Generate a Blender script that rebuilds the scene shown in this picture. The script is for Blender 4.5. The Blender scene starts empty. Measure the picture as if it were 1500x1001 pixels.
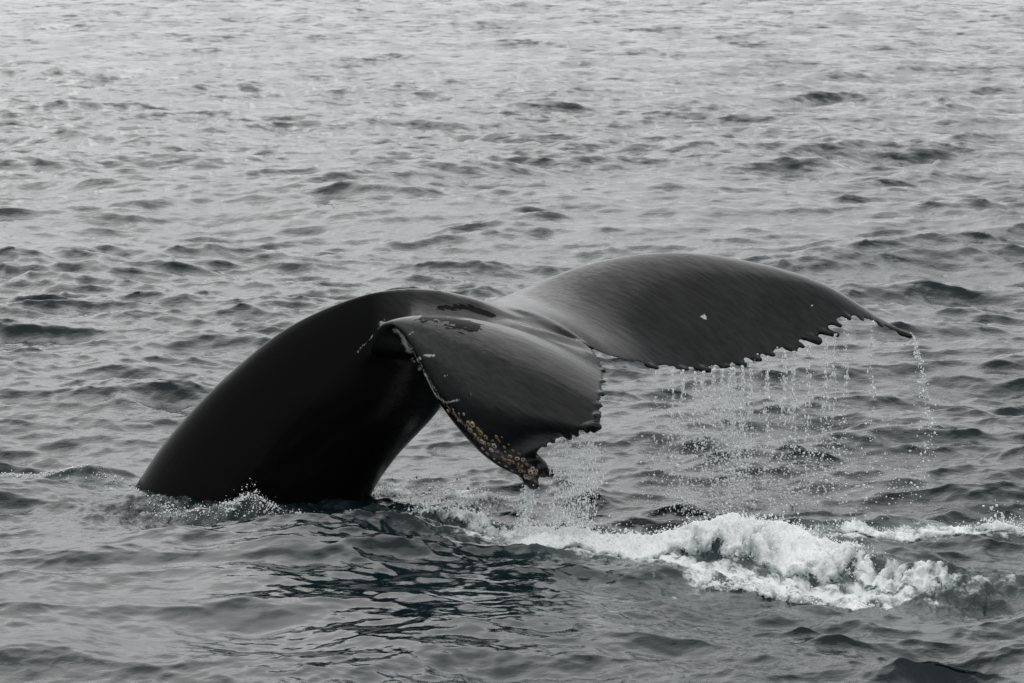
import bpy, bmesh, math, random
import numpy as np
from mathutils import Vector, Euler, Matrix
from mathutils.bvhtree import BVHTree

random.seed(7)
RNG = np.random.default_rng(11)
S = bpy.context.scene
COL = S.collection

# ------------------------------------------------------------------ camera
W, HPX = 1500.0, 1001.0
F = 4253.0                      # focal length in photo pixels
CAM_H = 4.0
PITCH = math.atan(650.5 / F)
cam_data = bpy.data.cameras.new('camera')
cam = bpy.data.objects.new('camera', cam_data)
COL.objects.link(cam)
cam.location = (0, 0, CAM_H)
cam.rotation_euler = (math.pi / 2 - PITCH, 0, 0)
cam_data.sensor_width = 36
cam_data.lens = 36 * F / W
cam_data.clip_start = 0.5
cam_data.clip_end = 20000
cam_data.dof.use_dof = True
cam_data.dof.focus_distance = 18.9
cam_data.dof.aperture_fstop = 8.0
S.camera = cam

# ------------------------------------------------------------------ sky, sun, exposure
SUN_ELEV, SUN_AZ = math.radians(50), math.radians(-20)   # azimuth from +Y towards +X
world = bpy.data.worlds.new('World')
S.world = world
world.use_nodes = True
wn, wl = world.node_tree.nodes, world.node_tree.links
wn.clear()
wout = wn.new('ShaderNodeOutputWorld')
bg = wn.new('ShaderNodeBackground')
sky = wn.new('ShaderNodeTexSky')
sky.sky_type = 'NISHITA'
sky.sun_disc = False
sky.sun_elevation = SUN_ELEV
sky.sun_rotation = SUN_AZ
sky.dust_density = 1.5
sky.air_density = 1.0
# overcast: the clear sky is greyed and mostly covered by an even cloud deck
hsv = wn.new('ShaderNodeHueSaturation')
hsv.inputs['Saturation'].default_value = 0.10
cloud = wn.new('ShaderNodeRGB')
cloud.outputs[0].default_value = (8.6, 8.75, 8.85, 1)
mixs = wn.new('ShaderNodeMix')
mixs.data_type = 'RGBA'
mixs.inputs[0].default_value = 0.50
wl.new(sky.outputs[0], hsv.inputs['Color'])
wl.new(hsv.outputs[0], mixs.inputs[6])
wl.new(cloud.outputs[0], mixs.inputs[7])
# an overcast deck is dimmer towards the horizon all round
wtc = wn.new('ShaderNodeTexCoord')
wsep = wn.new('ShaderNodeSeparateXYZ')
wl.new(wtc.outputs['Generated'], wsep.inputs[0])
wgr = wn.new('ShaderNodeMapRange')
wgr.interpolation_type = 'SMOOTHSTEP'
wgr.inputs['From Min'].default_value = 0.0
wgr.inputs['From Max'].default_value = 0.34
wgr.inputs['To Min'].default_value = 0.62
wgr.inputs['To Max'].default_value = 0.86
wl.new(wsep.outputs['Z'], wgr.inputs['Value'])
wmul = wn.new('ShaderNodeVectorMath')
wmul.operation = 'SCALE'
wl.new(mixs.outputs[2], wmul.inputs[0])
wl.new(wgr.outputs[0], wmul.inputs['Scale'])
wl.new(wmul.outputs[0], bg.inputs['Color'])
bg.inputs['Strength'].default_value = 0.10
wl.new(bg.outputs[0], wout.inputs['Surface'])

sun_d = bpy.data.lights.new('sun', 'SUN')
sun_d.energy = 0.5
sun_d.angle = math.radians(70)
sun_d.color = (1.0, 0.985, 0.96)
sun = bpy.data.objects.new('sun', sun_d)
COL.objects.link(sun)
sd = Vector((math.sin(SUN_AZ) * math.cos(SUN_ELEV), math.cos(SUN_AZ) * math.cos(SUN_ELEV), math.sin(SUN_ELEV)))
sun.rotation_euler = sd.to_track_quat('Z', 'Y').to_euler()

S.view_settings.view_transform = 'Standard'
S.view_settings.look = 'None'
S.view_settings.exposure = 0.86
S.view_settings.gamma = 1.0
S.view_settings.use_curve_mapping = False
S.cycles.use_denoising = True
S.cycles.max_bounces = 8

# ------------------------------------------------------------------ helpers
SP, CP = math.sin(PITCH), math.cos(PITCH)


def at(x, y, Y):
    """world point seen at photo position (x, y) at the world distance Y"""
    a, b = (x - 750.0) / F, -(y - 500.5) / F
    ry, rz = CP + b * SP, -SP + b * CP
    k = Y / ry
    return np.array([a * k, Y, CAM_H + rz * k])


def on_water(x, y, z=0.0):
    a, b = (x - 750.0) / F, -(y - 500.5) / F
    ry, rz = CP + b * SP, -SP + b * CP
    k = (z - CAM_H) / rz
    return np.array([a * k, ry * k])


def tag(o, label=None, cat=None, kind=None, group=None):
    if label: o['label'] = label
    if cat: o['category'] = cat
    if kind: o['kind'] = kind
    if group: o['group'] = group
    return o


def mesh_object(name, verts, faces, mat, parent=None, smooth=True):
    """verts (n,3) array, faces (m,3|4) int array"""
    verts = np.ascontiguousarray(verts, dtype=np.float32)
    faces = np.ascontiguousarray(faces, dtype=np.int32)
    k = faces.shape[1]
    me = bpy.data.meshes.new(name)
    me.vertices.add(len(verts))
    me.vertices.foreach_set('co', verts.ravel())
    me.loops.add(faces.size)
    me.loops.foreach_set('vertex_index', faces.ravel())
    me.polygons.add(len(faces))
    me.polygons.foreach_set('loop_start', np.arange(0, faces.size, k, dtype=np.int32))
    me.polygons.foreach_set('loop_total', np.full(len(faces), k, dtype=np.int32))
    me.update(calc_edges=True)
    me.polygons.foreach_set('use_smooth', np.full(len(faces), smooth, dtype=bool))
    me.materials.append(mat)
    o = bpy.data.objects.new(name, me)
    COL.objects.link(o)
    if parent: o.parent = parent
    return o


def set_attr(o, name, vals):
    a = o.data.attributes.new(name, 'FLOAT', 'POINT')
    a.data.foreach_set('value', np.ascontiguousarray(vals, dtype=np.float32))


def spline(keys, pts, q):
    """monotone-ish cubic (Catmull-Rom tangents, finite difference) through pts at keys"""
    keys, pts, q = np.asarray(keys, float), np.asarray(pts, float), np.asarray(q, float)
    d = np.diff(pts, axis=0) / np.diff(keys)[:, None]
    m = np.empty_like(pts)
    m[0], m[-1] = d[0], d[-1]
    h = np.diff(keys)[:, None]
    m[1:-1] = (d[:-1] * h[1:] + d[1:] * h[:-1]) / (h[1:] + h[:-1])
    i = np.clip(np.searchsorted(keys, q, 'right') - 1, 0, len(keys) - 2)
    hh = (keys[i + 1] - keys[i])[:, None]
    t = ((q - keys[i])[:, None]) / hh
    return ((2 * t**3 - 3 * t**2 + 1) * pts[i] + (t**3 - 2 * t**2 + t) * hh * m[i]
            + (-2 * t**3 + 3 * t**2) * pts[i + 1] + (t**3 - t**2) * hh * m[i + 1])


def hash_noise(nx, seed):
    return np.random.default_rng(seed).random((nx, nx))


NTAB = [hash_noise(256, s) for s in range(12)]


def vnoise(x, y, seed=0):
    """smooth 2-D value noise, 0..1"""
    t = NTAB[seed % 12]
    xi, yi = np.floor(x).astype(int), np.floor(y).astype(int)
    fx, fy = x - xi, y - yi
    fx, fy = fx * fx * (3 - 2 * fx), fy * fy * (3 - 2 * fy)
    a, b = t[xi % 256, yi % 256], t[(xi + 1) % 256, yi % 256]
    c, d = t[xi % 256, (yi + 1) % 256], t[(xi + 1) % 256, (yi + 1) % 256]
    return (a * (1 - fx) + b * fx) * (1 - fy) + (c * (1 - fx) + d * fx) * fy


def fbm(x, y, octv=4, seed=0, gain=0.5, billow=False):
    s, amp, tot = 0, 1.0, 0
    for k in range(octv):
        c, sn = math.cos(0.7 * k + seed), math.sin(0.7 * k + seed)
        n = vnoise((x * c - y * sn) * 2**k + 17.3 * k, (x * sn + y * c) * 2**k + 5.1 * k, seed + k)
        if billow: n = np.sqrt(np.abs(2 * n - 1) + 1e-4)
        s = s + amp * n
        tot += amp
        amp *= gain
    return s / tot


# ------------------------------------------------------------------ materials
def new_mat(name):
    m = bpy.data.materials.new(name)
    m.use_nodes = True
    nt = m.node_tree
    b = nt.nodes['Principled BSDF']
    return m, nt, b


def node(nt, t, **kw):
    n = nt.nodes.new(t)
    for k, v in kw.items():
        setattr(n, k, v)
    return n


def math_node(nt, op, a, b=None, clamp=False):
    n = nt.nodes.new('ShaderNodeMath')
    n.operation = op
    n.use_clamp = clamp
    for i, v in enumerate((a, b)):
        if v is None: continue
        if isinstance(v, (int, float)): n.inputs[i].default_value = v
        else: nt.links.new(v, n.inputs[i])
    return n.outputs[0]


def noise_tex(nt, vec, scale, detail=3, rough=0.5, dim='3D'):
    n = nt.nodes.new('ShaderNodeTexNoise')
    n.noise_dimensions = dim
    n.inputs['Scale'].default_value = scale
    n.inputs['Detail'].default_value = detail
    n.inputs['Roughness'].default_value = rough
    nt.links.new(vec, n.inputs['Vector'])
    return n.outputs['Fac']


def mapped(nt, vec, rot=(0, 0, 0), scale=(1, 1, 1)):
    m = nt.nodes.new('ShaderNodeMapping')
    m.inputs['Rotation'].default_value = rot
    m.inputs['Scale'].default_value = scale
    nt.links.new(vec, m.inputs['Vector'])
    return m.outputs[0]


def ramp01(nt, v, lo, hi):
    n = nt.nodes.new('ShaderNodeMapRange')
    n.interpolation_type = 'SMOOTHSTEP'
    n.inputs['From Min'].default_value = lo
    n.inputs['From Max'].default_value = hi
    nt.links.new(v, n.inputs['Value'])
    return n.outputs['Result']


def mix_col(nt, fac, a, b):
    n = nt.nodes.new('ShaderNodeMix')
    n.data_type = 'RGBA'
    nt.links.new(fac, n.inputs[0])
    for i, v in ((6, a), (7, b)):
        if isinstance(v, tuple): n.inputs[i].default_value = v
        else: nt.links.new(v, n.inputs[i])
    return n.outputs[2]


def mix_f(nt, fac, a, b):
    n = nt.nodes.new('ShaderNodeMix')
    n.data_type = 'FLOAT'
    nt.links.new(fac, n.inputs[0])
    for i, v in ((2, a), (3, b)):
        if isinstance(v, (int, float)): n.inputs[i].default_value = v
        else: nt.links.new(v, n.inputs[i])
    return n.outputs[0]


def attr(nt, name):
    n = nt.nodes.new('ShaderNodeAttribute')
    n.attribute_name = name
    return n.outputs['Fac']


def mat_sea():
    m, nt, b = new_mat('sea_water')
    tc = node(nt, 'ShaderNodeTexCoord')
    P = tc.outputs['Object']
    thin = attr(nt, 'foam')
    calm = attr(nt, 'slick')
    # thin lacy foam dissolved in the water
    n1 = noise_tex(nt, mapped(nt, P, (0, 0, 0.3), (1, 0.8, 1)), 9, 7, 0.68)
    lace = ramp01(nt, math_node(nt, 'ADD', n1, math_node(nt, 'MULTIPLY', thin, 0.55)), 0.78, 1.02)
    lace = math_node(nt, 'MULTIPLY', lace, ramp01(nt, thin, 0.02, 0.3))
    milky = math_node(nt, 'MULTIPLY', thin, 0.35)
    base = mix_col(nt, milky, (0.0035, 0.0105, 0.0125, 1), (0.16, 0.21, 0.205, 1))
    base = mix_col(nt, lace, base, (0.74, 0.77, 0.77, 1))
    nt.links.new(base, b.inputs['Base Color'])
    b.inputs['IOR'].default_value = 1.333
    nt.links.new(mix_f(nt, lace, 0.035, 0.6), b.inputs['Roughness'])
    # capillary ripples
    r1 = noise_tex(nt, mapped(nt, P, (0, 0, 0.35), (0.7, 1.0, 1)), 7.5, 5, 0.55)
    r2 = noise_tex(nt, mapped(nt, P, (0, 0, -0.5), (0.6, 1.0, 1)), 26, 3, 0.5)
    hgt = math_node(nt, 'ADD', math_node(nt, 'MULTIPLY', r1, 0.014), math_node(nt, 'MULTIPLY', r2, 0.0035))
    bump = node(nt, 'ShaderNodeBump')
    bump.inputs['Distance'].default_value = 1.0
    chn = attr(nt, 'churn')
    r3 = noise_tex(nt, P, 32, 6, 0.68)
    hgt = math_node(nt, 'ADD', hgt, math_node(nt, 'MULTIPLY', math_node(nt, 'MULTIPLY', r3, chn), 0.012))
    nt.links.new(math_node(nt, 'MAXIMUM', chn, math_node(nt, 'SUBTRACT', 1.0, math_node(nt, 'MULTIPLY', calm, 0.6))), bump.inputs['Strength'])
    nt.links.new(hgt, bump.inputs['Height'])
    # wavelets too short for the mesh out there tilt the normal instead
    nrm = bump.outputs[0]
    for k, (sc, amp) in enumerate(((0.8, 0.85), (2.4, 0.75), (7.0, 0.55))):
        nz = node(nt, 'ShaderNodeTexNoise')
        nz.inputs['Scale'].default_value = sc
        nz.inputs['Detail'].default_value = 2
        nt.links.new(mapped(nt, P, (0, 0, 0.1 * k), (0.55, 1.0, 1)), nz.inputs['Vector'])
        sub = node(nt, 'ShaderNodeVectorMath', operation='SUBTRACT')
        sub.inputs[1].default_value = (0.5, 0.5, 0.5)
        nt.links.new(nz.outputs['Color'], sub.inputs[0])
        flat = node(nt, 'ShaderNodeVectorMath', operation='MULTIPLY')
        flat.inputs[1].default_value = (amp * 2 * 0.7, amp * 2, 0)
        nt.links.new(sub.outputs[0], flat.inputs[0])
        scl = node(nt, 'ShaderNodeVectorMath', operation='SCALE')
        nt.links.new(flat.outputs[0], scl.inputs[0])
        nt.links.new(attr(nt, 'fine%d' % (k + 1)), scl.inputs['Scale'])
        add = node(nt, 'ShaderNodeVectorMath', operation='ADD')
        nt.links.new(nrm, add.inputs[0])
        nt.links.new(scl.outputs[0], add.inputs[1])
        nrm = add.outputs[0]
    nn = node(nt, 'ShaderNodeVectorMath', operation='NORMALIZE')
    nt.links.new(nrm, nn.inputs[0])
    nt.links.new(nn.outputs[0], b.inputs['Normal'])
    return m


def mat_foam():
    m, nt, b = new_mat('foam')
    tc = node(nt, 'ShaderNodeTexCoord')
    P = tc.outputs['Object']
    dens = attr(nt, 'froth')
    n = noise_tex(nt, P, 16, 7, 0.68)
    k = ramp01(nt, math_node(nt, 'ADD', dens, math_node(nt, 'MULTIPLY', n, 1.0)), 0.60, 1.30)
    c = mix_col(nt, k, (0.15, 0.21, 0.205, 1), (0.90, 0.91, 0.91, 1))
    nt.links.new(c, b.inputs['Base Color'])
    b.inputs['Roughness'].default_value = 0.35
    # bubbly edges break up into lace with dark water between
    n2 = noise_tex(nt, P, 30, 6, 0.7)
    n3 = noise_tex(nt, P, 9, 4, 0.6)
    al = math_node(nt, 'ADD', dens, math_node(nt, 'ADD', math_node(nt, 'MULTIPLY', n2, 0.9), math_node(nt, 'MULTIPLY', n3, 0.7)))
    nt.links.new(ramp01(nt, al, 1.02, 1.22), b.inputs['Alpha'])
    b.inputs['IOR'].default_value = 1.33
    b.inputs['Subsurface Weight'].default_value = 0.0
    b.inputs['Subsurface Radius'].default_value = (0.7, 1.0, 0.95)
    b.inputs['Subsurface Scale'].default_value = 0.03
    bump = node(nt, 'ShaderNodeBump')
    bump.inputs['Distance'].default_value = 0.02
    bump.inputs['Strength'].default_value = 0.7
    nt.links.new(noise_tex(nt, P, 55, 4, 0.65), bump.inputs['Height'])
    nt.links.new(bump.outputs[0], b.inputs['Normal'])
    return m


def mat_drop(name='water_drop', white=0.8):
    m, nt, b = new_mat(name)
    b.inputs['Base Color'].default_value = (0.93, 0.95, 0.95, 1)
    b.inputs['Roughness'].default_value = 0.08
    b.inputs['IOR'].default_value = 1.333
    b.inputs['Transmission Weight'].default_value = 1 - white
    return m


def mat_skin():
    m, nt, b = new_mat('wet_whale_skin')
    tc = node(nt, 'ShaderNodeTexCoord')
    P = tc.outputs['Object']
    scar, film, body = attr(nt, 'scar'), attr(nt, 'film'), attr(nt, 'body')
    st0 = mapped(nt, P, (0, math.radians(-28), math.radians(28)), (1, 1, 1))
    st = mapped(nt, st0, (0, 0, 0), (1.0, 8.0, 8.0))
    streak = noise_tex(nt, st, 5, 6, 0.55)
    blotch = noise_tex(nt, P, 3.5, 4, 0.6)
    fine = noise_tex(nt, P, 120, 3, 0.6)
    # colour: slate black with faint grey mottling, white scars
    c = mix_col(nt, ramp01(nt, blotch, 0.35, 0.75), (0.004, 0.004, 0.0045, 1), (0.010, 0.010, 0.0105, 1))
    c = mix_col(nt, body, c, (0.003, 0.003, 0.0033, 1))
    sn = noise_tex(nt, mapped(nt, P, (0.3, 0.2, 0.6), (1, 2.2, 1)), 48, 6, 0.7)
    sm = ramp01(nt, math_node(nt, 'ADD', sn, math_node(nt, 'MULTIPLY', scar, 0.42)), 0.69, 0.88)
    sm = math_node(nt, 'MULTIPLY', sm, ramp01(nt, scar, 0.02, 0.3))
    c = mix_col(nt, sm, c, (0.55, 0.54, 0.51, 1))
    nt.links.new(c, b.inputs['Base Color'])
    # wet film: glossy where water sheets, duller where it has run off
    fm = ramp01(nt, math_node(nt, 'ADD', film, math_node(nt, 'MULTIPLY', math_node(nt, 'SUBTRACT', streak, 0.5), 2.6)), 0.42, 0.56)
    fm = math_node(nt, 'MULTIPLY', fm, ramp01(nt, film, 0.08, 0.3))
    rg = math_node(nt, 'ADD', 0.05, math_node(nt, 'MULTIPLY', ramp01(nt, noise_tex(nt, P, 2.2, 5, 0.6), 0.3, 0.7), 0.20))
    nt.links.new(mix_f(nt, fm, rg, 0.12), b.inputs['Roughness'])
    spec = mix_f(nt, fm, math_node(nt, 'ADD', 0.13, math_node(nt, 'MULTIPLY', streak, 0.52)), 0.03)
    spec = mix_f(nt, body, spec, 0.06)
    nt.links.new(spec, b.inputs['Specular IOR Level'])
    b.inputs['IOR'].default_value = 1.42
    h = math_node(nt, 'ADD', math_node(nt, 'MULTIPLY', streak, 0.0045), math_node(nt, 'MULTIPLY', fine, 0.0010))
    h = math_node(nt, 'ADD', h, math_node(nt, 'MULTIPLY', sm, 0.004))
    bump = node(nt, 'ShaderNodeBump')
    bump.inputs['Distance'].default_value = 1.0
    nt.links.new(mix_f(nt, body, 0.55, 0.10), bump.inputs['Strength'])
    nt.links.new(h, bump.inputs['Height'])
    nt.links.new(bump.outputs[0], b.inputs['Normal'])
    return m


def mat_barnacle(name, col, rough):
    m, nt, b = new_mat(name)
    tc = node(nt, 'ShaderNodeTexCoord')
    n = noise_tex(nt, tc.outputs['Object'], 60, 4, 0.65)
    dark = tuple(v * 0.35 for v in col[:3]) + (1,)
    nt.links.new(mix_col(nt, ramp01(nt, n, 0.3, 0.65), dark, col), b.inputs['Base Color'])
    b.inputs['Roughness'].default_value = rough
    return m


M_SEA, M_FOAM, M_DROP, M_SKIN = mat_sea(), mat_foam(), mat_drop(), mat_skin()
M_SPRAY = mat_drop('spray_drop', 0.85)
M_BARN = mat_barnacle('barnacle_shell', (0.36, 0.24, 0.11, 1), 0.5)
M_BARN_PALE = mat_barnacle('pale_barnacle_shell', (0.52, 0.47, 0.38, 1), 0.5)
M_HOLE = mat_barnacle('barnacle_mouth', (0.02, 0.015, 0.01, 1), 0.4)

# ------------------------------------------------------------------ sea surface
G = 9.81


class Waves:
    """one periodic wave patch summed from a wind-sea spectrum, limited to a band of wavelengths"""
    def __init__(self, L, N, lmin, lmax, slope, wind_deg, spread, seed, rot, chop=1.0, lp=9.0):
        r = np.random.default_rng(seed)
        k1 = np.fft.fftfreq(N, 1.0 / N) * 2 * math.pi / L
        kx, ky = np.meshgrid(k1, k1, indexing='ij')
        k = np.hypot(kx, ky)
        k[0, 0] = 1
        th = np.arctan2(ky, kx) - math.radians(wind_deg)
        D = np.abs(np.cos(th / 2)) ** (2 * spread) + 0.04
        kp = 2 * math.pi / lp
        P = k ** -4.0 * np.exp(-1.25 * (kp / k) ** 2) * D
        lam = 2 * math.pi / k
        band = 1 / (1 + (lmin / lam) ** 8) / (1 + (lam / lmax) ** 8)
        P *= band
        P[0, 0] = 0
        h = np.sqrt(P) * (r.standard_normal((N, N)) + 1j * r.standard_normal((N, N)))
        sl = np.sqrt(np.mean(np.fft.ifft2(1j * kx * h).real ** 2 + np.fft.ifft2(1j * ky * h).real ** 2))
        h *= slope / sl
        self.z = np.fft.ifft2(h).real
        self.dx = np.fft.ifft2(1j * kx / k * h).real * chop
        self.dy = np.fft.ifft2(1j * ky / k * h).real * chop
        self.L, self.N, self.rot, self.lmid = L, N, math.radians(rot), math.sqrt(lmin * lmax)

    def sample(self, x, y):
        c, s = math.cos(self.rot), math.sin(self.rot)
        u, v = (x * c + y * s) / self.L * self.N, (-x * s + y * c) / self.L * self.N
        ui, vi = np.floor(u).astype(int), np.floor(v).astype(int)
        fu, fv = u - ui, v - vi
        N = self.N
        i0, i1, j0, j1 = ui % N, (ui + 1) % N, vi % N, (vi + 1) % N
        out = []
        for A in (self.dx, self.dy, self.z):
            out.append((A[i0, j0] * (1 - fu) + A[i1, j0] * fu) * (1 - fv) + (A[i0, j1] * (1 - fu) + A[i1, j1] * fu) * fv)
        return c * out[0] - s * out[1], s * out[0] + c * out[1], out[2]


BANDS = [Waves(61, 512, 2.2, 30, 0.075, -86, 5.0, 3, 5, 1.1),
         Waves(29, 512, 0.75, 2.2, 0.125, -80, 13.0, 5, -4, 1.1),
         Waves(11.3, 512, 0.26, 0.75, 0.185, -94, 10.0, 8, 5, 1.1),
         Waves(4.7, 512, 0.07, 0.26, 0.180, -86, 5.0, 9, -8)]

# local swells raised by the whale and a few waves one can point at: photo x, y, length (m), width (m), turn (deg), height (m)
HUMPS = []
for (px, py, ln, wd, ang, hh) in [
        (700, 800, 1.3, 0.30, -6, 0.07), (440, 780, 0.75, 0.26, 4, 0.11), (620, 828, 0.9, 0.22, 6, 0.07), (365, 756, 0.30, 0.13, 0, 0.15), (205, 738, 0.22, 0.10, 14, 0.02), (500, 762, 0.25, 0.12, 0, 0.05),
        (450, 812, 0.9, 0.35, 4, 0.05), (1090, 812, 0.85, 0.30, -12, 0.07), (1290, 830, 0.5, 0.28, -20, 0.06),
        (1340, 775, 0.9, 0.22, -3, 0.07), (1000, 655, 0.75, 0.22, -12, 0.10), (1240, 660, 0.65, 0.22, 14, 0.10),
        (110, 700, 0.6, 0.25, -5, 0.09), (1400, 975, 0.45, 0.40, 0, -0.13),
        (60, 676, 0.45, 0.16, -10, 0.03), (165, 696, 0.25, 0.12, 12, 0.08), (640, 735, 0.5, 0.16, -2, 0.025), (1170, 766, 0.8, 0.10, 0, 0.05), (930, 764, 0.5, 0.10, 3, 0.04),
        (155, 300, 0.75, 0.35, 0, 0.08), (40, 300, 0.6, 0.3, -12, 0.06), (520, 290, 0.9, 0.35, -20, 0.08), (445, 362, 0.5, 0.3, -5, 0.08),
        (1305, 362, 0.45, 0.28, -5, 0.09), (105, 130, 0.8, 0.5, 0, 0.12), (1160, 243, 1.3, 0.4, 3, 0.08)]:
    HUMPS.append((on_water(px, py), ln, wd, math.radians(ang), hh))

FOOT = on_water(640, 940)
WAKE_SPINE = np.array([on_water(px, py) for px, py in
                       [(230, 745), (380, 748), (540, 752), (640, 768), (760, 788), (900, 805), (1080, 820), (1200, 838), (1320, 848), (1430, 852)]])


def seg_dist(x, y, pts):
    """distance to a polyline and the position along it (0..n-1)"""
    best = np.full(x.shape, 1e9)
    par = np.zeros(x.shape)
    for i in range(len(pts) - 1):
        a, b = pts[i], pts[i + 1]
        d = b - a
        t = np.clip(((x - a[0]) * d[0] + (y - a[1]) * d[1]) / (d @ d), 0, 1)
        q = np.hypot(x - a[0] - t * d[0], y - a[1] - t * d[1])
        m = q < best
        best = np.where(m, q, best)
        par = np.where(m, i + t, par)
    return best, par


def slick_mask(x, y):
    """smoother water in front of the whale"""
    q = ((x - (-1.0)) / 2.2) ** 2 + ((y - 16.0) / 1.5) ** 2
    return np.exp(-q ** 1.5)


def sea(x, y, spacing):
    """displaced sea point for rest positions; spacing = local mesh size (m)"""
    X, Y, Z = x.copy(), y.copy(), np.zeros_like(x)
    near = (np.abs(x) < 25) & (y > 8) & (y < 140)
    lost = []
    sl = np.zeros_like(x)
    sl[near] = slick_mask(x[near], y[near])
    gust = 0.75 + 0.6 * np.clip(1.6 * fbm(x * 0.55, y * 0.28, 3, 8) - 0.3, 0, 1)
    pq = np.clip(2.2 * fbm(x * 0.42 + 40, y * 0.30, 3, 2) - 0.6, 0, 1)
    patch = 0.80 + 0.45 * pq * pq * (3 - 2 * pq)
    for b, wv in enumerate(BANDS):
        lo = (0, .75, .26, .07)[b] or 2.2
        fade = np.clip((lo * 2.4 / np.maximum(spacing, 1e-6) - 1.2) / 1.2, 0, 1)
        if b: lost.append(1 - fade)
        if b in (1, 2): fade = fade * patch
        if b >= 2: fade = fade * gust
        if b: fade = fade * (1 - (0.35, 0.45, 0.65)[b - 1] * sl)
        idx = fade > 0
        if not idx.any(): continue
        dx, dy, dz = wv.sample(x[idx], y[idx])
        X[idx] += dx * fade[idx]
        Y[idx] += dy * fade[idx]
        Z[idx] += dz * fade[idx]
    nx, ny = x[near], y[near]
    hz = np.zeros_like(nx)
    wob = 0.30 * (fbm(nx * 2.2, ny * 2.2, 4, 3, 0.6) - 0.5)
    for (c, ln, wd, a, hh) in HUMPS:
        u = (nx - c[0]) * math.cos(a) + (ny - c[1]) * math.sin(a)
        v = -(nx - c[0]) * math.sin(a) + (ny - c[1]) * math.cos(a) + wob
        vv = v / wd
        hz += hh * np.exp(-(u / ln) ** 2) * np.exp(-np.where(vv < 0, vv * vv * 2.4, vv * vv))
    # churned water along the wake
    wd, wp = seg_dist(nx, ny, WAKE_SPINE)
    churn = np.exp(-(wd / 0.45) ** 2)
    hz += churn * 0.13 * (fbm(nx * 7, ny * 6, 4, 5, 0.6, True) - 0.6)
    Z[near] += hz
    ch = np.zeros_like(x)
    ch[near] = churn
    return X, Y, Z, sl, lost, ch


def build_sea():
    # rays of a fan that gets coarser away from the whale, rings that get coarser with distance
    dense = np.radians(np.linspace(-12.5, 12.5, 700))
    side = 12.5 + (np.cumsum(1.09 ** np.arange(1, 48)) / np.sum(1.09 ** np.arange(1, 48))) * 167.5
    th = np.concatenate([-np.radians(side[::-1]), dense, np.radians(side[:-1])])
    inv = np.linspace(1 / 11.5, 1 / 135.0, 1280)
    r = np.concatenate([np.linspace(1.0, 11.3, 40), 1 / inv, 135 * 1.075 ** np.arange(1, 62)])
    R, T = np.meshgrid(r, th, indexing='ij')
    x, y = R * np.sin(T), R * np.cos(T)
    dr = np.gradient(r)
    dth = np.gradient(th)
    spacing = np.maximum(dr[:, None] + 0 * T, R * dth[None, :] * 1.0)
    nr, nt_ = R.shape
    X, Y, Z, sl, lost, ch = sea(x.ravel(), y.ravel(), spacing.ravel())
    fade = np.clip((9000 - R.ravel()) / 5000, 0, 1)
    v = np.stack([X, Y, Z * fade], 1)
    i, j = np.meshgrid(np.arange(nr - 1), np.arange(nt_), indexing='ij')
    jn = (j + 1) % nt_
    f = np.stack([i * nt_ + j, i * nt_ + jn, (i + 1) * nt_ + jn, (i + 1) * nt_ + j], -1).reshape(-1, 4)[:, ::-1]
    # close the middle
    v = np.vstack([v, [[0, 0, 0]]])
    c = len(v) - 1
    o = mesh_object('sea', v, f, M_SEA)
    bm = None
    # foam dissolved in the surface
    foam = np.zeros(len(v))
    xx, yy = x.ravel(), y.ravel()
    near = (np.abs(xx) < 6) & (yy > 13) & (yy < 24)
    nx, ny = xx[near], yy[near]
    fo = np.zeros_like(nx)
    for pts, width, amt in THIN_FOAM:
        d, p = seg_dist(nx, ny, np.array([on_water(*q) for q in pts]))
        wv = 0.75 + 0.9 * (fbm(nx * 3, ny * 3, 3, 6) - 0.5)
        fo = np.maximum(fo, amt * np.exp(-(d / (width * wv)) ** 2))
    foam[:-1][near] = fo
    set_attr(o, 'foam', foam)
    set_attr(o, 'churn', np.append(ch, 0))
    set_attr(o, 'slick', np.append(sl, 0))
    for k, q in enumerate(lost): set_attr(o, 'fine%d' % (k + 1), np.append(q, 0))
    tag(o, 'grey choppy open sea with dark wave faces filling the whole view', kind='structure')
    return o


THIN_FOAM = [
    ([(560, 752), (640, 762), (720, 772), (800, 790)], 0.26, 0.62),
    ([(740, 792), (900, 818), (1060, 836), (1200, 848), (1330, 850)], 0.48, 0.88),
    ([(1250, 835), (1340, 845), (1430, 853), (1500, 850)], 0.26, 0.56),
    ([(1160, 790), (1300, 785), (1420, 778), (1520, 776)], 0.24, 0.78),
    ([(240, 745), (330, 752), (440, 752), (545, 752)], 0.10, 0.75),
    ([(0, 706), (90, 704), (190, 722)], 0.16, 0.42),
    ([(120, 700), (200, 690)], 0.12, 0.45),
    ([(560, 700), (620, 712), (690, 726), (760, 735)], 0.22, 0.50),
    ([(60, 800), (160, 812), (240, 800)], 0.12, 0.22),
    ([(1200, 905), (1340, 900), (1480, 890)], 0.22, 0.20),
]
build_sea()

# ------------------------------------------------------------------ whale
PED = [  # back outline, belly outline (photo px), distance, half width towards and away from the eye (m)
    ((95, 860), (500, 860), 19.60, 0.62, 0.62), ((190, 724), (538, 738), 19.55, 0.52, 0.52), ((248, 640), (578, 672), 19.50, 0.46, 0.46),
    ((330, 553), (640, 604), 19.42, 0.38, 0.38), ((420, 481), (668, 560), 19.36, 0.31, 0.31), ((520, 436), (680, 530), 19.28, 0.26, 0.24),
    ((605, 422), (700, 512), 19.16, 0.27, 0.18), ((675, 432), (745, 505), 19.02, 0.26, 0.12), ((740, 456), (785, 508), 18.88, 0.22, 0.09),
    ((810, 481), (832, 512), 18.74, 0.14, 0.05), ((858, 500), (868, 514), 18.58, 0.05, 0.02)]

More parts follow.
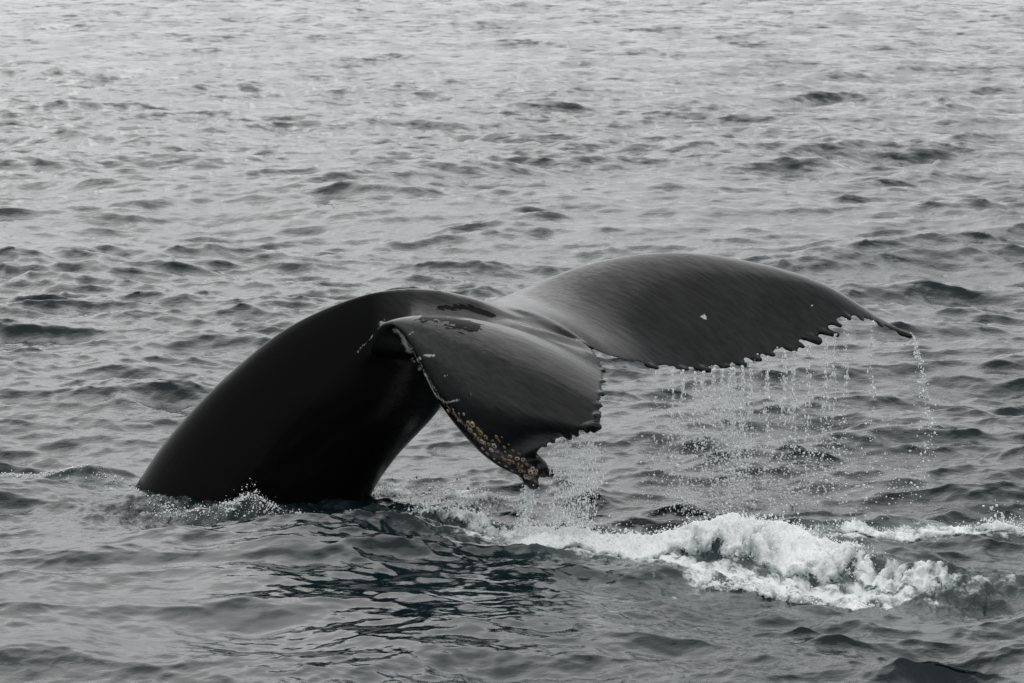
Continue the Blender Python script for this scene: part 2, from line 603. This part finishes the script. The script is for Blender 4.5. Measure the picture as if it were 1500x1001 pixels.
NEAR_L = [(0, 640, 480, 19.20), (.08, 540, 520, 19.02), (.14, 545, 486, 18.90), (.21, 562, 473, 18.80), (.30, 588, 488, 18.66),
          (.42, 612, 530, 18.52), (.55, 640, 583, 18.38), (.70, 680, 636, 18.26), (.85, 727, 680, 18.16), (1, 778, 705, 18.10)]
NEAR_T = [(0, 862, 505, 18.50), (.08, 878, 522, 18.36), (.21, 887, 552, 17.90), (.32, 883, 588, 17.62), (.45, 880, 625, 17.48),
          (.58, 848, 635, 17.54), (.72, 801, 652, 17.76), (.82, 788, 668, 17.94), (.91, 799, 688, 18.06), (1, 788, 704, 18.08)]
FAR_L = [(0, 650, 465, 19.35), (.1, 706, 449, 19.62), (.2, 765, 425, 19.66), (.35, 865, 386, 19.62), (.5, 980, 370, 19.55),
         (.65, 1090, 382, 19.48), (.8, 1200, 417, 19.40), (.92, 1283, 465, 19.34), (1, 1330, 489, 19.26)]
FAR_T = [(0, 864, 508, 18.52), (.08, 893, 522, 18.62), (.18, 955, 536, 18.74), (.33, 1040, 540, 18.86), (.45, 1100, 527, 18.94),
         (.56, 1160, 507, 19.02), (.66, 1207, 488, 19.08), (.76, 1238, 465, 19.13), (.86, 1278, 471, 19.19), (1, 1322, 490, 19.25)]


def fluke_surface(Lc, Tc, up, thick, camber, nu=220, nv=56):
    u = np.linspace(0, 1, nu)
    Lp = spline([q[0] for q in Lc], [at(*q[1:]) for q in Lc], u)
    Tp = spline([q[0] for q in Tc], [at(*q[1:]) for q in Tc], u)
    v = (1 - np.cos(np.linspace(0, math.pi, nv))) / 2
    base = Lp[:, None, :] * (1 - v)[None, :, None] + Tp[:, None, :] * v[None, :, None]
    du = np.gradient(base, axis=0)
    dv = (Tp - Lp)[:, None, :] + 0 * base
    n = np.cross(du, dv)
    n /= np.linalg.norm(n, axis=2, keepdims=True) + 1e-9
    sgn = np.sign(np.sum(n * np.array(up), axis=2, keepdims=True).mean())
    n *= sgn
    for _ in range(25):                                    # even the normals along the span
        n[1:-1] = (n[:-2] + 2 * n[1:-1] + n[2:]) / 4
    n /= np.linalg.norm(n, axis=2, keepdims=True) + 1e-9
    chord = np.linalg.norm(Tp - Lp, axis=1)
    tip = np.clip(chord / 0.5, 0.0, 1)
    tk = np.interp(u, [0, .3, .7, 1], thick) * np.minimum(1, 0.45 + 0.55 * tip)
    prof = 2.6 * np.sqrt(v) * (1 - v) ** 1.15 * 0.62 + 0.16 * np.sqrt(np.clip(v * (1 - v) * 4, 0, 1))
    cm = camber * chord * np.clip(tip, 0, 1)
    mid = base + n * (cm[:, None] * (4 * v * (1 - v))[None, :])[:, :, None]
    off = (tk[:, None] * prof[None, :])[:, :, None] * n
    return mid + off * 0.5, mid - off * 0.5, n


def grid_faces(nu, nv, o=0, flip=False):
    i, j = np.meshgrid(np.arange(nu - 1), np.arange(nv - 1), indexing='ij')
    f = np.stack([i * nv + j, (i + 1) * nv + j, (i + 1) * nv + j + 1, i * nv + j + 1], -1).reshape(-1, 4) + o
    return f[:, ::-1] if flip else f


def fluke_mesh(Lc, Tc, up, thick, camber):
    top, bot, n = fluke_surface(Lc, Tc, up, thick, camber)
    nu, nv, _ = top.shape
    loop = np.concatenate([top, bot[:, -2:0:-1]], axis=1)
    m = loop.shape[1]
    v = loop.reshape(-1, 3)
    f = []
    i, j = np.meshgrid(np.arange(nu - 1), np.arange(m), indexing='ij')
    jn = (j + 1) % m
    f = np.stack([i * m + j, (i + 1) * m + j, (i + 1) * m + jn, i * m + jn], -1).reshape(-1, 4).tolist()
    f.append(list(range(m)))
    f.append([(nu - 1) * m + q for q in range(m)][::-1])
    return v, f, top


def tube_mesh(secs, ns=140, nr=64):
    t = np.arange(len(secs), dtype=float)
    D = np.array([at(*s[0], s[2]) for s in secs])
    V = np.array([at(*s[1], s[2]) for s in secs])
    q = np.linspace(0, len(secs) - 1, ns)
    D, V = spline(t, D, q), spline(t, V, q)
    wdt = spline(t, np.array([[s[3], s[4]] for s in secs]), q)
    C = (D + V) / 2
    ax = np.gradient(C, axis=0)
    dv = (D - V) / 2
    lat = np.cross(ax, dv)
    lat /= np.linalg.norm(lat, axis=1, keepdims=True)
    a = np.linspace(0, 2 * math.pi, nr, endpoint=False)
    ca, sa = np.cos(a), np.sin(a)
    pw = np.interp(q, [3, 6, 10], [1.1, 2.1, 2.3])
    # keel-like back and belly: flanks narrow towards the ridge
    v = C[:, None, :] + dv[:, None, :] * ca[None, :, None] + lat[:, None, :] * (np.where(sa[None, :] > 0, wdt[:, :1], wdt[:, 1:]) * np.sign(sa)[None, :] * np.abs(sa)[None, :] ** pw[:, None])[:, :, None]
    i, j = np.meshgrid(np.arange(ns - 1), np.arange(nr), indexing='ij')
    jn = (j + 1) % nr
    f = np.stack([i * nr + j, (i + 1) * nr + j, (i + 1) * nr + jn, i * nr + jn], -1).reshape(-1, 4).tolist()
    f.append(list(range(nr)))
    f.append([(ns - 1) * nr + k for k in range(nr)][::-1])
    return v.reshape(-1, 3), f


def capsule(p, d, r, ln):
    bm = bmesh.new()
    bmesh.ops.create_uvsphere(bm, u_segments=12, v_segments=8, radius=1)
    q = Vector(d).to_track_quat('Z', 'Y').to_matrix()
    vs = []
    for v in bm.verts:
        c = Vector((v.co.x * r, v.co.y * r, v.co.z * r + (ln if v.co.z > 0 else -ln)))
        vs.append(np.array(q @ c) + p)
    fs = [[v.index for v in f.verts] for f in bm.faces]
    bm.free()
    return np.array(vs), fs


def build_whale():
    parts = [tube_mesh(PED)]
    nv_, nf_, ntop = fluke_mesh(NEAR_L, NEAR_T, (0.3, -0.5, 0.8), [0.19, 0.16, 0.12, 0.10], 0.06)
    fv_, ff_, ftop = fluke_mesh(FAR_L, FAR_T, (0.0, -0.5, 0.85), [0.17, 0.14, 0.10, 0.06], 0.075)
    parts += [(nv_, nf_), (fv_, ff_)]
    # the back flows from its ridge into the near fluke without a hollow
    tt = np.linspace(0, 1, 60)
    A = spline([0, .3, .65, 1], [at(600, 432, 19.14), at(672, 440, 19.0), at(760, 469, 18.82), at(852, 500, 18.56)], tt)
    B = spline([0, .3, .65, 1], [at(600, 478, 18.80), at(680, 492, 18.66), at(770, 512, 18.48), at(868, 520, 18.38)], tt)
    sv = np.linspace(0, 1, 24)
    ruled = A[:, None] * (1 - sv)[None, :, None] + B[:, None] * sv[None, :, None]
    ruled[:, :, 2] -= 0.025 * (4 * sv * (1 - sv))[None, :] * (1 - tt * 0.6)[:, None]
    low = ruled + np.array([0.02, 0.05, -0.16])
    lp = np.concatenate([ruled, low[:, ::-1]], axis=1)
    m_ = lp.shape[1]
    ii, jj = np.meshgrid(np.arange(59), np.arange(m_), indexing='ij')
    wf = np.stack([ii * m_ + jj, (ii + 1) * m_ + jj, (ii + 1) * m_ + (jj + 1) % m_, ii * m_ + (jj + 1) % m_], -1).reshape(-1, 4).tolist()
    wf += [list(range(m_)), [59 * m_ + q for q in range(m_)][::-1]]
    parts.append((lp.reshape(-1, 3), wf))
    # thick barnacled leading edge at the near tip
    # ragged trailing edge: rounded knobs
    def edge_Y(C, px, py):
        q = np.array([c[1:] for c in C], float)
        pts = spline([c[0] for c in C], q, np.linspace(0, 1, 200))
        return pts[np.argmin((pts[:, 0] - px) ** 2 + (pts[:, 1] - py) ** 2), 2]
    for (px, py, r, ln, dx, dz) in [
            (886, 543, .013, .010, 1, -.1), (886, 559, .012, .012, 1, -.1), (884, 577, .014, .008, 1, -.1), (880, 594, .014, .016, 1, -.2),
            (877, 609, .014, .012, 1, -.3), (876, 624, .018, .022, .9, -.4), (858, 628, .016, .016, .5, -1), (867, 627, .014, .016, .6, -.8),
            (842, 633, .018, .018, .6, -.8), (828, 634, .021, .024, .7, -.7), (808, 642, .018, .018, .5, -1), (796, 648, .018, .016, .5, -1),
            (774, 682, .050, .03, 1, -.5), (787, 678, .048, .02, .7, -.7), (789, 685, .045, .03, .8, -.6), (798, 689, .028, .03, 1, -.4), (779, 703, .040, .02, .4, -1), (768, 693, .045, .03, .6, -.8),
            (955, 537, .014, .03, 1, -.2), (1000, 540, .013, .03, 1, -.1), (1030, 541, .017, .03, 1, -.15), (1062, 537, .016, .025, 1, .1),
            (1085, 533, .016, .022, .9, -.2), (1108, 526, .018, .022, .9, -.1), (1128, 519, .018, .022, .9, -.1), (1158, 511, .020, .03, .9, -.3),
            (1172, 506, .016, .02, .9, -.4), (1190, 496, .024, .032, .9, -.35), (1184, 496, .02, .03, .9, -.3), (1216, 488, .020, .036, 1, -.2), (1206, 486, .018, .03, 1, -.2),
            (1240, 464, .015, .022, .8, -.5), (1224, 474, .016, .026, .9, -.4), (1262, 468, .012, .015, .8, -.5), (1290, 477, .012, .015, .8, -.5), (1326, 490, .020, .03, 1, -.3)]:
        kn = random.uniform(1.15, 1.65) if px < 900 else random.uniform(1.05, 1.4)
        r, ln = r * (kn if px > 790 else 1), ln * (0.8 if 870 < px < 900 else kn)
        px -= 2.5 if 870 < px < 900 else 0
        Y = edge_Y(NEAR_T if px < 900 else FAR_T, px, py)
        parts.append(capsule(at(px, py, Y), (dx, -0.3, dz), r, ln))
    V, Fc, o = [], [], 0
    for v, f in parts:
        V.append(v)
        Fc += [[k + o for k in q] for q in f]
        o += len(v)
    me = bpy.data.meshes.new('whale')
    me.from_pydata(np.vstack(V).tolist(), [], Fc)
    bm = bmesh.new()
    bm.from_mesh(me)
    # every shell outward so that the union is solid
    bmesh.ops.recalc_face_normals(bm, faces=bm.faces)
    bm.to_mesh(me)
    bm.free()
    tmp = bpy.data.objects.new('whale_raw', me)
    COL.objects.link(tmp)
    md = tmp.modifiers.new('remesh', 'REMESH')
    md.mode = 'VOXEL'
    md.voxel_size = 0.0095
    dg = bpy.context.evaluated_depsgraph_get()
    em = tmp.evaluated_get(dg).to_mesh()
    n = len(em.vertices)
    co = np.empty(n * 3, np.float32)
    em.vertices.foreach_get('co', co)
    co = co.reshape(-1, 3).astype(float)
    fa = np.empty(len(em.loops), np.int32)
    em.loops.foreach_get('vertex_index', fa)
    tot = np.empty(len(em.polygons), np.int32)
    em.polygons.foreach_get('loop_total', tot)
    ed = np.empty(len(em.edges) * 2, np.int32)
    em.edges.foreach_get('vertices', ed)
    ed = ed.reshape(-1, 2)
    tmp.evaluated_get(dg).to_mesh_clear()
    assert (tot == 4).all()
    fa = fa.reshape(-1, 4)
    bpy.data.objects.remove(tmp)
    bpy.data.meshes.remove(me)
    # smoothing: a little everywhere, much where flukes grow out of the tail stock
    deg = np.bincount(ed.ravel(), minlength=n).astype(float)
    seam = np.array([at(*p) for p in [(545, 500, 18.98), (600, 470, 19.0), (660, 470, 18.95), (720, 480, 18.88), (780, 492, 18.8), (640, 470, 19.2),
                                      (700, 445, 19.3), (760, 465, 19.15), (820, 488, 18.95), (720, 500, 19.1), (600, 520, 19.15), (540, 540, 19.1)]])
    ds = np.min([np.linalg.norm(co - s, axis=1) for s in seam], axis=0)
    w = np.exp(-(ds / 0.16) ** 2)

    def smooth(co, wt, it):
        for _ in range(it):
            acc = np.stack([np.bincount(ed[:, 0], co[ed[:, 1], k], n) + np.bincount(ed[:, 1], co[ed[:, 0], k], n) for k in range(3)], 1)
            co = co + (acc / deg[:, None] - co) * (wt if np.isscalar(wt) else wt[:, None])
        return co
    co = smooth(co, 0.6, 5)
    co = smooth(co, w * 0.9, 90)
    wh = mesh_object('whale', co, fa, M_SKIN)

    # surface masks --------------------------------------------------
    bvh = BVHTree.FromPolygons([tuple(c) for c in co], fa.tolist())
    eye = Vector((0, 0, CAM_H))

    def hit(px, py):
        d = Vector(at(px, py, 19.0)) - eye
        p, nn, i, dist = bvh.ray_cast(eye, d.normalized())
        return p, nn

    def stroke(pts, width, amt, out):
        hp = [hit(*p)[0] for p in pts]
        hp = [np.array(p) for p in hp if p is not None]
        for a, b in zip(hp[:-1], hp[1:]):
            d = b - a
            t = np.clip(((co - a) @ d) / (d @ d + 1e-9), 0, 1)
            q = np.linalg.norm(co - a - t[:, None] * d, axis=1)
            np.maximum(out, amt * np.exp(-(q / width) ** 2), out=out)
    scar = np.zeros(n)
    stroke([(560, 474), (582, 484), (592, 498), (600, 515), (612, 530)], 0.030, 0.9, scar)
    stroke([(604, 525), (622, 521), (636, 521)], 0.011, 1.0, scar)
    stroke([(606, 530), (616, 525)], 0.014, 1.0, scar)
    stroke([(616, 540), (624, 550), (630, 565), (640, 582)], 0.024, 0.85, scar)
    stroke([(640, 582), (655, 590), (672, 586)], 0.010, 0.75, scar)
    stroke([(598, 492), (606, 486)], 0.008, 0.8, scar)
    stroke([(520, 520), (530, 508), (546, 492)], 0.012, 0.5, scar)
    stroke([(600, 505), (622, 545), (650, 590), (690, 630)], 0.03, 0.5, scar)
    stroke([(670, 612), (720, 655), (760, 685), (782, 700)], 0.045, 0.52, scar)
    stroke([(1028, 464), (1034, 467), (1032, 462)], 0.012, 1.0, scar)
    stroke([(1188, 448), (1190, 448)], 0.007, 1.0, scar)
    stroke([(650, 552), (656, 550)], 0.006, 0.7, scar)
    stroke([(690, 580), (689, 576)], 0.006, 0.7, scar)
    set_attr(wh, 'scar', scar)
    film = np.zeros(n)
    stroke([(625, 463), (660, 467), (690, 480)], 0.075, 0.95, film)
    stroke([(645, 450), (690, 452), (720, 462)], 0.03, 0.9, film)
    set_attr(wh, 'film', film)
    ped = np.array([(at(*s[0], s[2]) + at(*s[1], s[2])) / 2 for s in PED])
    body = np.clip((at(620, 470, 19.1)[0] - co[:, 0]) / 0.35, 0, 1)
    near_side = np.clip((18.95 - co[:, 1]) / 0.1, 0, 1)
    set_attr(wh, 'body', body * (1 - near_side))
    tag(wh, 'black whale tail with broad ragged flukes arching out of the grey sea', 'whale')
    return wh, hit


whale, whale_hit = build_whale()


def barnacle_meshes():
    """a low volcano-shaped shell with a rim, and its dark mouth"""
    prof = [(1.0, 0.0), (0.92, 0.22), (0.72, 0.50), (0.58, 0.56), (0.46, 0.48), (0.40, 0.22)]
    ns = 10
    v, f = [], []
    for r, z in prof:
        for k in range(ns):
            a = 2 * math.pi * k / ns
            rr = r * (1 + (0.07 if k % 2 else -0.05))
            v.append((rr * math.cos(a), rr * math.sin(a), z))
    for i in range(len(prof) - 1):
        for k in range(ns):
            f.append((i * ns + k, i * ns + (k + 1) % ns, (i + 1) * ns + (k + 1) % ns, (i + 1) * ns + k))
    f.append(tuple((len(prof) - 1) * ns + k for k in range(ns)))
    me = []
    for mt in (M_BARN, M_BARN_PALE):
        m = bpy.data.meshes.new('barnacle')
        m.from_pydata(v, [], f)
        m.materials.append(mt)
        m.materials.append(M_HOLE)
        m.polygons[len(f) - 1].material_index = 1
        for q in range((len(prof) - 2) * ns, len(f)):
            m.polygons[q].material_index = 1
        me.append(m)
    return me


BM_ME = barnacle_meshes()
spots = [(657, 603, 5), (672, 607, 4), (679, 606, 4), (686, 620, 6), (693, 622, 7), (700, 628, 6), (690, 630, 5), (697, 638, 7), (704, 634, 6), (711, 640, 5), (700, 645, 5),
         (706, 648, 5), (715, 650, 6), (722, 645, 4), (727, 640, 4), (733, 648, 4), (738, 655, 5), (725, 653, 5), (730, 662, 5), (720, 660, 5), (741, 662, 4),
         (748, 668, 6), (752, 677, 6), (745, 675, 6), (757, 672, 5), (737, 670, 4), (732, 677, 5), (760, 680, 5), (766, 674, 4), (771, 680, 4), (774, 688, 5), (778, 692, 6),
         (783, 695, 6), (781, 686, 4), (786, 691, 4), (768, 692, 5), (762, 690, 5), (776, 701, 5), (784, 703, 5), (770, 699, 5), (724, 673, 4), (714, 664, 4), (708, 657, 4),
         (742, 683, 4), (750, 690, 4), (757, 696, 4), (763, 702, 4), (735, 641, 3), (745, 652, 3), (752, 660, 3), (760, 665, 3), (645, 594, 3), (650, 588, 3), (664, 600, 3)]
spots += [(random.gauss(0, 6) + 650 + 122 * t, random.gauss(0, 5) + 598 + 96 * t, random.choice((2, 2, 3, 3, 4))) for t in (random.random() ** 0.7 for _ in range(34))]
for k, (px, py, d) in enumerate(spots):
    p, nn = whale_hit(px + random.uniform(-1, 1), py + random.uniform(-1, 1))
    if p is None: continue
    o = bpy.data.objects.new('barnacle', BM_ME[0 if random.random() < 0.6 else 1])
    COL.objects.link(o)
    o.parent = whale
    r = d * 0.0043 * 0.70 * random.uniform(0.6, 1.3)
    o.location = p - nn * (0.12 * r)
    o.rotation_euler = (nn.to_track_quat('Z', 'Y') @ Euler((0, 0, random.uniform(0, 6))).to_quaternion()).to_euler()
    o.scale = (r, r * random.uniform(0.85, 1.1), r * random.uniform(0.8, 1.1))

# ------------------------------------------------------------------ drops
ICO = None


def ico():
    global ICO
    if ICO is None:
        bm = bmesh.new()
        bmesh.ops.create_icosphere(bm, subdivisions=1, radius=1)
        ICO = (np.array([v.co[:] for v in bm.verts]), np.array([[v.index for v in f.verts] for f in bm.faces]))
        bm.free()
    return ICO


def drops(name, P, R, stretch, mat, label, cat):
    v0, f0 = ico()
    P, R = np.asarray(P), np.asarray(R)
    n = len(P)
    R = R * 1.08
    sc = np.stack([R, R, R * stretch], 1)
    jit = RNG.uniform(0.8, 1.2, (n, 3))
    v = P[:, None, :] + v0[None] * (sc * jit)[:, None, :]
    f = (f0[None] + (np.arange(n) * len(v0))[:, None, None]).reshape(-1, 3)
    o = mesh_object(name, v.reshape(-1, 3), f, mat)
    return tag(o, label, cat, kind='stuff')


def edge_points(C, lo, hi, q):
    u = lo + (hi - lo) * q
    return spline([c[0] for c in C], [at(*c[1:]) for c in C], u)


def curtain_far():
    P, R, St = [], [], []
    # streams: dense threads hanging from the knobs
    streams = [(960, 545, .10), (1018, 545, .5), (1030, 545, .45), (1075, 540, .95), (1070, 540, .7), (1100, 530, .5), (1125, 522, .45), (1150, 515, .35), (1163, 515, .5),
               (1185, 505, .45), (1210, 495, .4), (1223, 490, .35), (1240, 468, .25), (985, 543, .35), (1045, 542, .5), (1000, 543, .6), (1058, 541, .6), (1088, 536, .6), (1278, 472, .2)]
    for px, py, dens in streams:
        Y = np.interp(px, [950, 1040, 1100, 1160, 1205, 1280], [18.62, 18.68, 18.78, 18.90, 18.99, 19.17])
        top = at(px, py, Y)
        n = int(620 * dens)
        s = RNG.random(n) ** 1.35
        z = top[2] * (1 - s)
        clump = 0.005 + 0.020 * s
        wig = 0.018 * np.sin(s * 14 + px) * s
        for k in range(n):
            P.append((top[0] + wig[k] + RNG.normal(0, clump[k]), top[1] + RNG.normal(0, clump[k]), z[k]))
            R.append(RNG.lognormal(-5.66, 0.45) * (0.68 + 0.45 * s[k]))
            St.append(RNG.uniform(1.2, 3.2) if s[k] < .5 else RNG.uniform(.8, 1.4))
    # loose rain
    n = 2300
    q = RNG.beta(1.5, 1.7, n)
    px = 930 + q * 320
    Y = np.interp(px, [950, 1040, 1100, 1160, 1205, 1280], [18.62, 18.68, 18.78, 18.90, 18.99, 19.17])
    pyt = np.interp(px, [930, 1040, 1110, 1170, 1240], [538, 543, 528, 510, 480])
    for k in range(n):
        top = at(px[k], pyt[k], Y[k])
        s = RNG.random() ** 0.75
        P.append((top[0] + RNG.normal(0, .06), top[1] + RNG.normal(0, .16), top[2] * (1 - s) + 0.01))
        R.append(RNG.lognormal(-5.95, 0.45))
        St.append(RNG.uniform(.8, 1.6))
    # thrown sideways
    for k in range(900):
        x = RNG.uniform(1.0, 2.75)
        P.append((x, RNG.normal(18.9, .25), abs(RNG.normal(0, .28)) + .02))
        R.append(RNG.lognormal(-5.7, 0.4)); St.append(1.0)
    drops('water_droplets', P, R, np.array(St), M_DROP, 'curtain of bright water drops falling from the far fluke', 'water drops')


def stream(name, path, n, spread0, spread1, size, label, mat=M_DROP, power=1.3):
    """a thread of drops along a falling path of world points"""
    path = np.array(path)
    s = RNG.random(n) ** power
    p = spline(np.linspace(0, 1, len(path)), path, s)
    sp = spread0 + (spread1 - spread0) * s
    p = p + RNG.normal(0, 1, (n, 3)) * sp[:, None]
    p[:, 2] = np.maximum(p[:, 2], 0.0)
    R = RNG.lognormal(math.log(size), 0.4, n)
    drops(name, p, R, RNG.uniform(.9, 2.0, n), mat, label, 'water drops')


curtain_far()
stream('water_droplets', [at(1334, 492, 19.25), at(1345, 520, 19.22), at(1352, 560, 19.2), at(1358, 600, 19.18), at(1362, 640, 19.15), at(1352, 705, 19.1)],
       330, 0.007, 0.034, 0.0036, 'thread of water drops falling from the far fluke tip', power=1.6)


def curtain_near():
    P, R, St = [], [], []
    n = 4200
    edge = np.array([(800, 650), (820, 642), (840, 636), (860, 630), (884, 628)], float)
    for k in range(n):
        e = RNG.beta(1.9, 1.5)
        px = 806 + e * 78
        py = np.interp(px, edge[:, 0], edge[:, 1])
        Y = np.interp(px, [800, 884], [17.74, 17.48])
        top = at(px, py, Y)
        s = RNG.random()
        thread = 0.55 * math.sin(px * 0.9) * 0.01
        drift = -0.10 * s * s
        P.append((top[0] + thread + drift + RNG.normal(0, .012 + .03 * s), top[1] + RNG.normal(0, .02 + .06 * s), top[2] * (1 - s)))
        R.append(RNG.lognormal(-6.25, 0.42)); St.append(RNG.uniform(1, 3.0))
    drops('water_droplets', P, R, np.array(St), M_DROP, 'veil of fine spray pouring off the near fluke edge', 'water drops')


curtain_near()
stream('water_droplets', [at(776, 708, 18.09), at(774, 735, 18.09), at(768, 765, 18.09), at(755, 800, 18.05)], 700, 0.022, 0.035, 0.0036,
       'short spout of water running off the near fluke tip')
stream('water_droplets', [at(640, 612, 18.9), at(636, 640, 18.9), at(634, 690, 18.9)], 30, 0.006, 0.02, 0.0035,
       'few drips below the tail stock behind the near fluke')

# ------------------------------------------------------------------ churned foam
def foam_patch(name, spine, label, cell=0.0085, rough=1.0, seed=0, fext=1.0):
    """a frothy mound: billowing sheet over the sea along a spine of (x, y, half width, height, density)"""
    pts = np.array([on_water(s[0], s[1]) for s in spine])
    wd = np.array([s[2] for s in spine]); hh = np.array([s[3] for s in spine]); de = np.array([s[4] for s in spine])
    pad = wd.max() * 1.3 / fext
    xs = np.arange(pts[:, 0].min() - pad, pts[:, 0].max() + pad, cell)
    ys = np.arange(pts[:, 1].min() - pad, pts[:, 1].max() + pad, cell * 1.4)
    x, y = np.meshgrid(xs, ys, indexing='ij')
    shp = x.shape
    x, y = x.ravel(), y.ravel()
    d, p = seg_dist(x + 0.22 * (fbm(x * 3, y * 3, 3, seed + 1) - .5), y + 0.3 * (fbm(x * 3.3, y * 3, 4, seed + 2) - .5), pts)
    k = np.arange(len(spine))
    o_ = np.argsort(pts[:, 0])
    front = y < np.interp(x, pts[o_, 0], pts[o_, 1])
    d = np.where(front, d * fext, d)
    w, h, den = np.interp(p, k, wd), np.interp(p, k, hh), np.interp(p, k, de)
    m = np.clip(1 - d / w, 0, 1)
    X, Y, Z, _, _, _ = sea(x, y, np.full(x.shape, 0.03))
    b1 = fbm(x * 5.5, y * 5.5, 3, seed + 3, 0.5, True)
    b2 = fbm(x * 17, y * 17, 3, seed + 4, 0.55, True)
    holes = fbm(x * 6, y * 4.5, 4, seed + 7, 0.6)
    dens = np.clip(m * 1.9, 0, 1) * den
    cover = dens * 1.0 + (holes - 0.5) * 1.9 + (b2 - 0.5) * 0.45 - 0.37
    lift = np.clip(m, 0, 1) ** 0.7
    tp = np.clip((cover + 0.12) / 0.45, 0, 1)
    tp = tp * tp * (3 - 2 * tp)
    Z2 = Z + (h * lift * (0.25 + 1.0 * b1) + 0.045 * rough * lift * (b2 - 0.5)) * tp - 0.014 * (1 - tp)
    keep = ((m > 0) & (cover > -0.12)).reshape(shp)
    ni, nj = shp
    i, j = np.meshgrid(np.arange(ni - 1), np.arange(nj - 1), indexing='ij')
    ok = keep[:-1, :-1] & keep[1:, :-1] & keep[1:, 1:] & keep[:-1, 1:]
    i, j = i[ok], j[ok]
    f = np.stack([i * nj + j, (i + 1) * nj + j, (i + 1) * nj + j + 1, i * nj + j + 1], -1)
    used, inv = np.unique(f, return_inverse=True)
    v = np.stack([X, Y, Z2], 1)[used]
    o = mesh_object(name, v, inv.reshape(-1, 4), M_FOAM)
    set_attr(o, 'froth', np.clip(cover * 0.75 + 0.10 + 0.35 * lift * den, 0, 1)[used])
    tag(o, label, 'foam', kind='stuff')
    # froth and spray thrown from the crest
    sel = used[dens[used] > 0.6 * dens[used].max()]
    return np.stack([X, Y, Z2], 1)[sel], (lift * den)[sel]


MAIN_SPINE = [(735, 786, .16, .03, .6), (790, 784, .28, .08, .90), (850, 798, .30, .07, .94), (930, 814, .28, .05, .90), (1000, 806, .28, .07, .96), (1085, 804, .34, .10, 1.03),
              (1170, 814, .34, .09, .92), (1250, 826, .30, .06, .70), (1330, 838, .26, .03, .52), (1400, 846, .20, .015, .38)]
P0, d0 = foam_patch('sea_foam', MAIN_SPINE, 'thick mound of white foam churned up right of the near fluke', seed=0, fext=0.72)
P1, d1 = foam_patch('sea_foam', [(1080, 854, .12, .03, .5), (1130, 858, .13, .05, .75), (1210, 864, .12, .05, .75), (1285, 862, .10, .02, .5)],
                    'ragged foam rim curling over dark water in front of the white mound', seed=2)
P2, d2 = foam_patch('sea_foam', [(1180, 786, .12, .02, .56), (1260, 783, .16, .025, .60), (1340, 780, .16, .025, .58), (1420, 778, .14, .025, .56), (1500, 776, .12, .02, .5)],
                    'thin strip of foam on the wave behind the white mound', seed=4)
P3, d3 = foam_patch('sea_foam', [(590, 762, .10, .04, .45), (650, 768, .16, .09, .55), (700, 772, .14, .06, .5), (740, 786, .12, .04, .55)],
                    'broken patchy foam between the tail stock and the near fluke tip', seed=6)
P6, d6 = foam_patch('sea_foam', [(555, 712, .16, .012, .36), (620, 716, .20, .012, .40), (690, 730, .20, .012, .36), (760, 742, .16, .01, .34)],
                    'sparse bubbly foam on the churned water behind the near fluke', seed=5)
P7, d7 = foam_patch('sea_foam', [(1448, 776, .06, .05, .7), (1475, 775, .10, .10, .95), (1510, 777, .10, .05, .8)],
                    'small white splash at the right end of the thin foam strip', seed=8)


def spray(P, n, hmax, size, label, jit=0.02):
    i = RNG.integers(0, len(P), n)
    p = P[i] + RNG.normal(0, jit, (n, 3))
    p[:, 2] = P[i][:, 2] + RNG.exponential(hmax, n) - 0.004
    drops('spray_drops', p, np.minimum(RNG.lognormal(math.log(size), 0.45, n), 0.008), RNG.uniform(.8, 1.3, n), M_SPRAY, label, 'spray')


spray(P0, 3800, 0.022, 0.0028, 'white spray flecks bursting from the thick foam mound')
spray(P1, 900, 0.014, 0.0032, 'spray flecks along the ragged front foam rim')
spray(P2, 500, 0.018, 0.0028, 'spray flecks above the thin foam strip behind the mound')
spray(P3, 900, 0.03, 0.0028, 'spray flecks over the patchy foam beside the tail stock')
def spray_line(spine, n, hmax, size, wide, label):
    """flecks lying on and jumping off the water along a line of photo points"""
    pts = np.array([on_water(*q) for q in spine])
    t = RNG.random(n) * (len(pts) - 1)
    t = t + 0.25 * np.sin(t * 9.0)                       # bunch them unevenly
    t = np.clip(t, 0, len(pts) - 1.001)
    k = t.astype(int)
    xy = pts[k] + (pts[k + 1] - pts[k]) * (t - k)[:, None] + RNG.normal(0, 1, (n, 2)) * np.array([wide * 1.2, wide])
    X, Y, Z, _, _, _ = sea(xy[:, 0].copy(), xy[:, 1].copy(), np.full(n, 0.03))
    up = np.where(RNG.random(n) < 0.6, 0.002, RNG.exponential(hmax, n))
    drops('spray_drops', np.stack([X, Y, Z + up], 1), np.minimum(RNG.lognormal(math.log(size), 0.5, n), 0.009), RNG.uniform(.6, 1.2, n), M_SPRAY, label, 'spray')


spray_line([(225, 742), (290, 752), (360, 756), (430, 760), (500, 764), (560, 764)], 2600, 0.012, 0.0026, 0.05, 'glittering flecks of white water along the base of the tail stock')
spray_line([(350, 754), (365, 752), (385, 756)], 300, 0.024, 0.0026, 0.04, 'small tuft of white spray riding up the tail stock')
spray_line([(430, 758), (500, 762), (560, 764)], 1100, 0.010, 0.0032, 0.030, 'denser white flecks at the front corner of the tail stock base')
spray_line([(-10, 706), (60, 700), (130, 702), (205, 716)], 500, 0.006, 0.0026, 0.06, 'scattered white flecks left of the tail stock at the frame edge')
spray_line([(560, 706), (620, 714), (690, 728), (760, 742)], 1100, 0.010, 0.0026, 0.14, 'twinkling flecks on rough water behind the near fluke')
spray(P6, 900, 0.012, 0.0024, 'glints of spray over the churned water behind the near fluke')
spray(P7, 260, 0.03, 0.0032, 'spray flecks over the small splash at the right frame edge')
